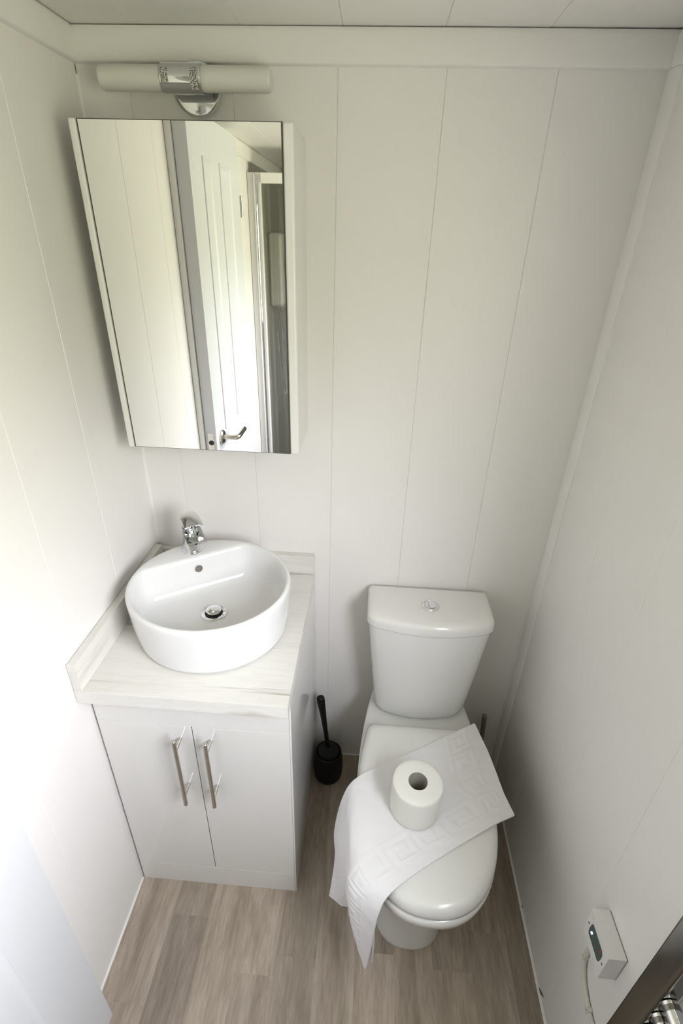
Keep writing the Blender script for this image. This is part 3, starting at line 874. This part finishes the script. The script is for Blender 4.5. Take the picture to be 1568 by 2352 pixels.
# ------------------------------------------------------------------ switch box and cable on the right wall
sb = tag(empty('timer_switch', (W, -0.7245, 0.51)), 'white square timer switch with dark display on the right wall', 'switch')
def spart(name, bm, m, par=None, **k):
    o = link(name, bm, m, par or sb, **k)
    if par is None: o.location = -Vector(sb.location)
    return o
SX = 1.068
spart('housing', box(SX, W - 0.0014, -0.768, -0.690, 0.4835, 0.5605, bev=0.0012), 'plastic')
spart('back_plate', box(W - 0.0016, W - 0.0003, -0.7672, -0.6908, 0.4843, 0.5597), 'screw', smooth=False)
# display: bevel-cornered window
dp = [(-0.7050, 0.520), (-0.7060, 0.536), (-0.7085, 0.5425), (-0.7500, 0.5435), (-0.7545, 0.538), (-0.7555, 0.528), (-0.7540, 0.512), (-0.7500, 0.5075), (-0.7090, 0.5080), (-0.7060, 0.512)]
bm = bmesh.new(); loft(bm, [[(SX + 0.0005, y, z) for y, z in dp], [(SX - 0.0006, y, z) for y, z in dp]])
dsp = spart('display', bm, 'display', smooth=False)
spart('led', lathe(bmesh.new(), (SX - 0.0018, -0.7145, 0.5235), [(0.0022, 0.0), (0.0022, 0.0015)], 16, 'x'), 'led', dsp)
spart('red_mark', box(SX - 0.0012, SX - 0.0004, -0.7500, -0.7465, 0.534, 0.5415), 'red', dsp, smooth=False)
for yy in (-0.6985, -0.7615):
    spart('screw', lathe(bmesh.new(), (SX - 0.0006, yy, 0.524), [(0.0022, 0.0), (0.0022, 0.001)], 12, 'x'), 'screw')
cb = bmesh.new()
cx = W - 0.0052
pts = cat_rom([V((cx, -0.703, 0.4835)), V((cx, -0.697, 0.425)), V((cx, -0.699, 0.375)), V((cx, -0.722, 0.340)), V((cx, -0.765, 0.322)), V((cx, -0.820, 0.318)), V((cx, -0.890, 0.30)), V((cx, -0.91, 0.24))], 60)
tube(cb, pts, 0.0048, 12)
cab = tag(link('power_cable', cb, 'cable'), 'cream cable curving down from the timer switch', 'cable')
for (y_, z_) in ((-0.6975, 0.385), (-0.762, 0.323)):
    bm = bmesh.new()
    B(bm, W - 0.0112, W - 0.0002, y_ - 0.004, y_ + 0.004, z_ - 0.007, z_ + 0.007, bev=0.0015)
    cl = link('cable_clip', bm, 'cable', cab)
    link('nail', lathe(bmesh.new(), (W - 0.0118, y_ + 0.001, z_ + 0.001), [(0.0013, 0), (0.0013, 0.0015)], 10, 'x'), 'screw', cl)

# ------------------------------------------------------------------ ladder towel radiator
tr_ = tag(empty('towel_radiator', (W, -1.09, 0.30)), 'chrome ladder towel radiator on the right wall at the lower right', 'radiator')
def rpart(name, bm, m='rail_chrome', par=None, **k):
    o = link(name, bm, m, par or tr_, **k)
    if par is None: o.location = -Vector(tr_.location)
    return o
PX0, PX1 = 1.030, 1.058
for ya, yb in ((-0.892, -0.852), (-1.330, -1.290)):
    rpart('post', box(PX0, PX1, ya, yb, 0.32, 1.08, bev=0.006, seg=4))
rung0 = None
for z in (0.40, 0.442, 0.484, 0.60, 0.645, 0.687, 0.729, 0.771, 0.92, 0.962, 1.004, 1.046):
    if rung0 is None:
        bm = tube(bmesh.new(), [(1.043, -0.893, 0), (1.043, -1.290, 0)], 0.0105, 16)
        rung0 = rpart('rung', bm, 'chrome'); rung0.location.z += z
        r_ = rung0
    else:
        r_ = rung0.copy(); COL.objects.link(r_); r_.location = -Vector(tr_.location); r_.location.z += z
    for yy in (-0.900, -1.284):
        if r_ is rung0 and yy == -0.900:
            col0 = link('collar', lathe(bmesh.new(), (1.043, 0, 0), [(0.0105, -0.003), (0.0116, -0.003), (0.0116, 0.003), (0.0105, 0.003)], 16, 'y'), 'rail_chrome', r_)
            cc_ = col0
        else:
            cc_ = col0.copy(); COL.objects.link(cc_); cc_.parent = r_
        cc_.location = (0, yy, 0)
for yy in (-0.874, -1.308):
    for z in (0.56, 0.98):
        rpart('wall_bracket', lathe(bmesh.new(), (PX1 - 0.002, yy, z), [(0.010, 0.0), (0.010, W - PX1 - 0.004), (0.018, W - PX1 - 0.003), (0.018, W - PX1 + 0.0015)], 20, 'x'))

# ------------------------------------------------------------------ shower seen in the mirror
se = tag(empty('shower_screen', (0.55, -1.70, 0)), 'framed glass shower screen seen in the mirror', 'shower screen')
def hpart(name, bm, m, par=None, **k):
    o = link(name, bm, m, par or se, **k)
    if par is None: o.location = -Vector(se.location)
    return o
hpart('wall_profile', box(0.001, 0.030, -1.690, -1.722, 0.0, 1.905, bev=0.002), 'trim')
hpart('chrome_post', tube(bmesh.new(), [(0.037, -1.684, 0.02), (0.037, -1.684, 1.90)], 0.0085, 16), 'chrome')
hpart('post', box(0.0305, 0.058, -1.694, -1.722, 0.0, 1.905, bev=0.002), 'trim')
hpart('header', box(0.0585, W - 0.031, -1.690, -1.725, 1.866, 1.905, bev=0.002), 'trim')
hpart('wall_profile', box(W - 0.030, W - 0.001, -1.690, -1.722, 0.0, 1.905, bev=0.002), 'trim')
hpart('glass_panel', box(0.0585, W - 0.031, -1.706, -1.712, 0.10, 1.866), 'shower_glass', smooth=False)
hpart('tray', box(0.001, W - 0.001, -1.66, -D + 0.001, 0.001, 0.10, bev=0.01), 'carcass')
struct(link('trim_6', box(0.0005, 0.006, -1.73, -D, 0.10, 1.944), 'shower_wall', smooth=False), 'grey shower lining on the left wall')
struct(link('trim_7', box(W - 0.006, W - 0.0005, -1.73, -D, 0.10, 1.944), 'shower_wall', smooth=False), 'grey shower lining on the right wall')
su = tag(empty('electric_shower', (0.006, -2.12, 1.50)), 'pale electric shower unit on the shower wall, seen in the mirror', 'shower unit')
link('case', box(0.0, 0.075, -0.06, 0.06, -0.18, 0.18, bev=0.02, seg=4), 'grey_white', su)
link('dial', lathe(bmesh.new(), (0.085, 0, 0.02), [(0.028, 0), (0.026, 0.018), (0.02, 0.02)], 28, 'x'), 'plastic', su)
hp = cat_rom([V((0.04, 0, -0.18)), V((0.05, 0.0, -0.26)), V((0.07, 0.01, -0.5)), V((0.08, 0.04, -0.66)), V((0.07, 0.09, -0.6)), V((0.05, 0.12, -0.3))], 50)
link('hose', tube(bmesh.new(), hp, 0.007, 10), 'chrome', su)
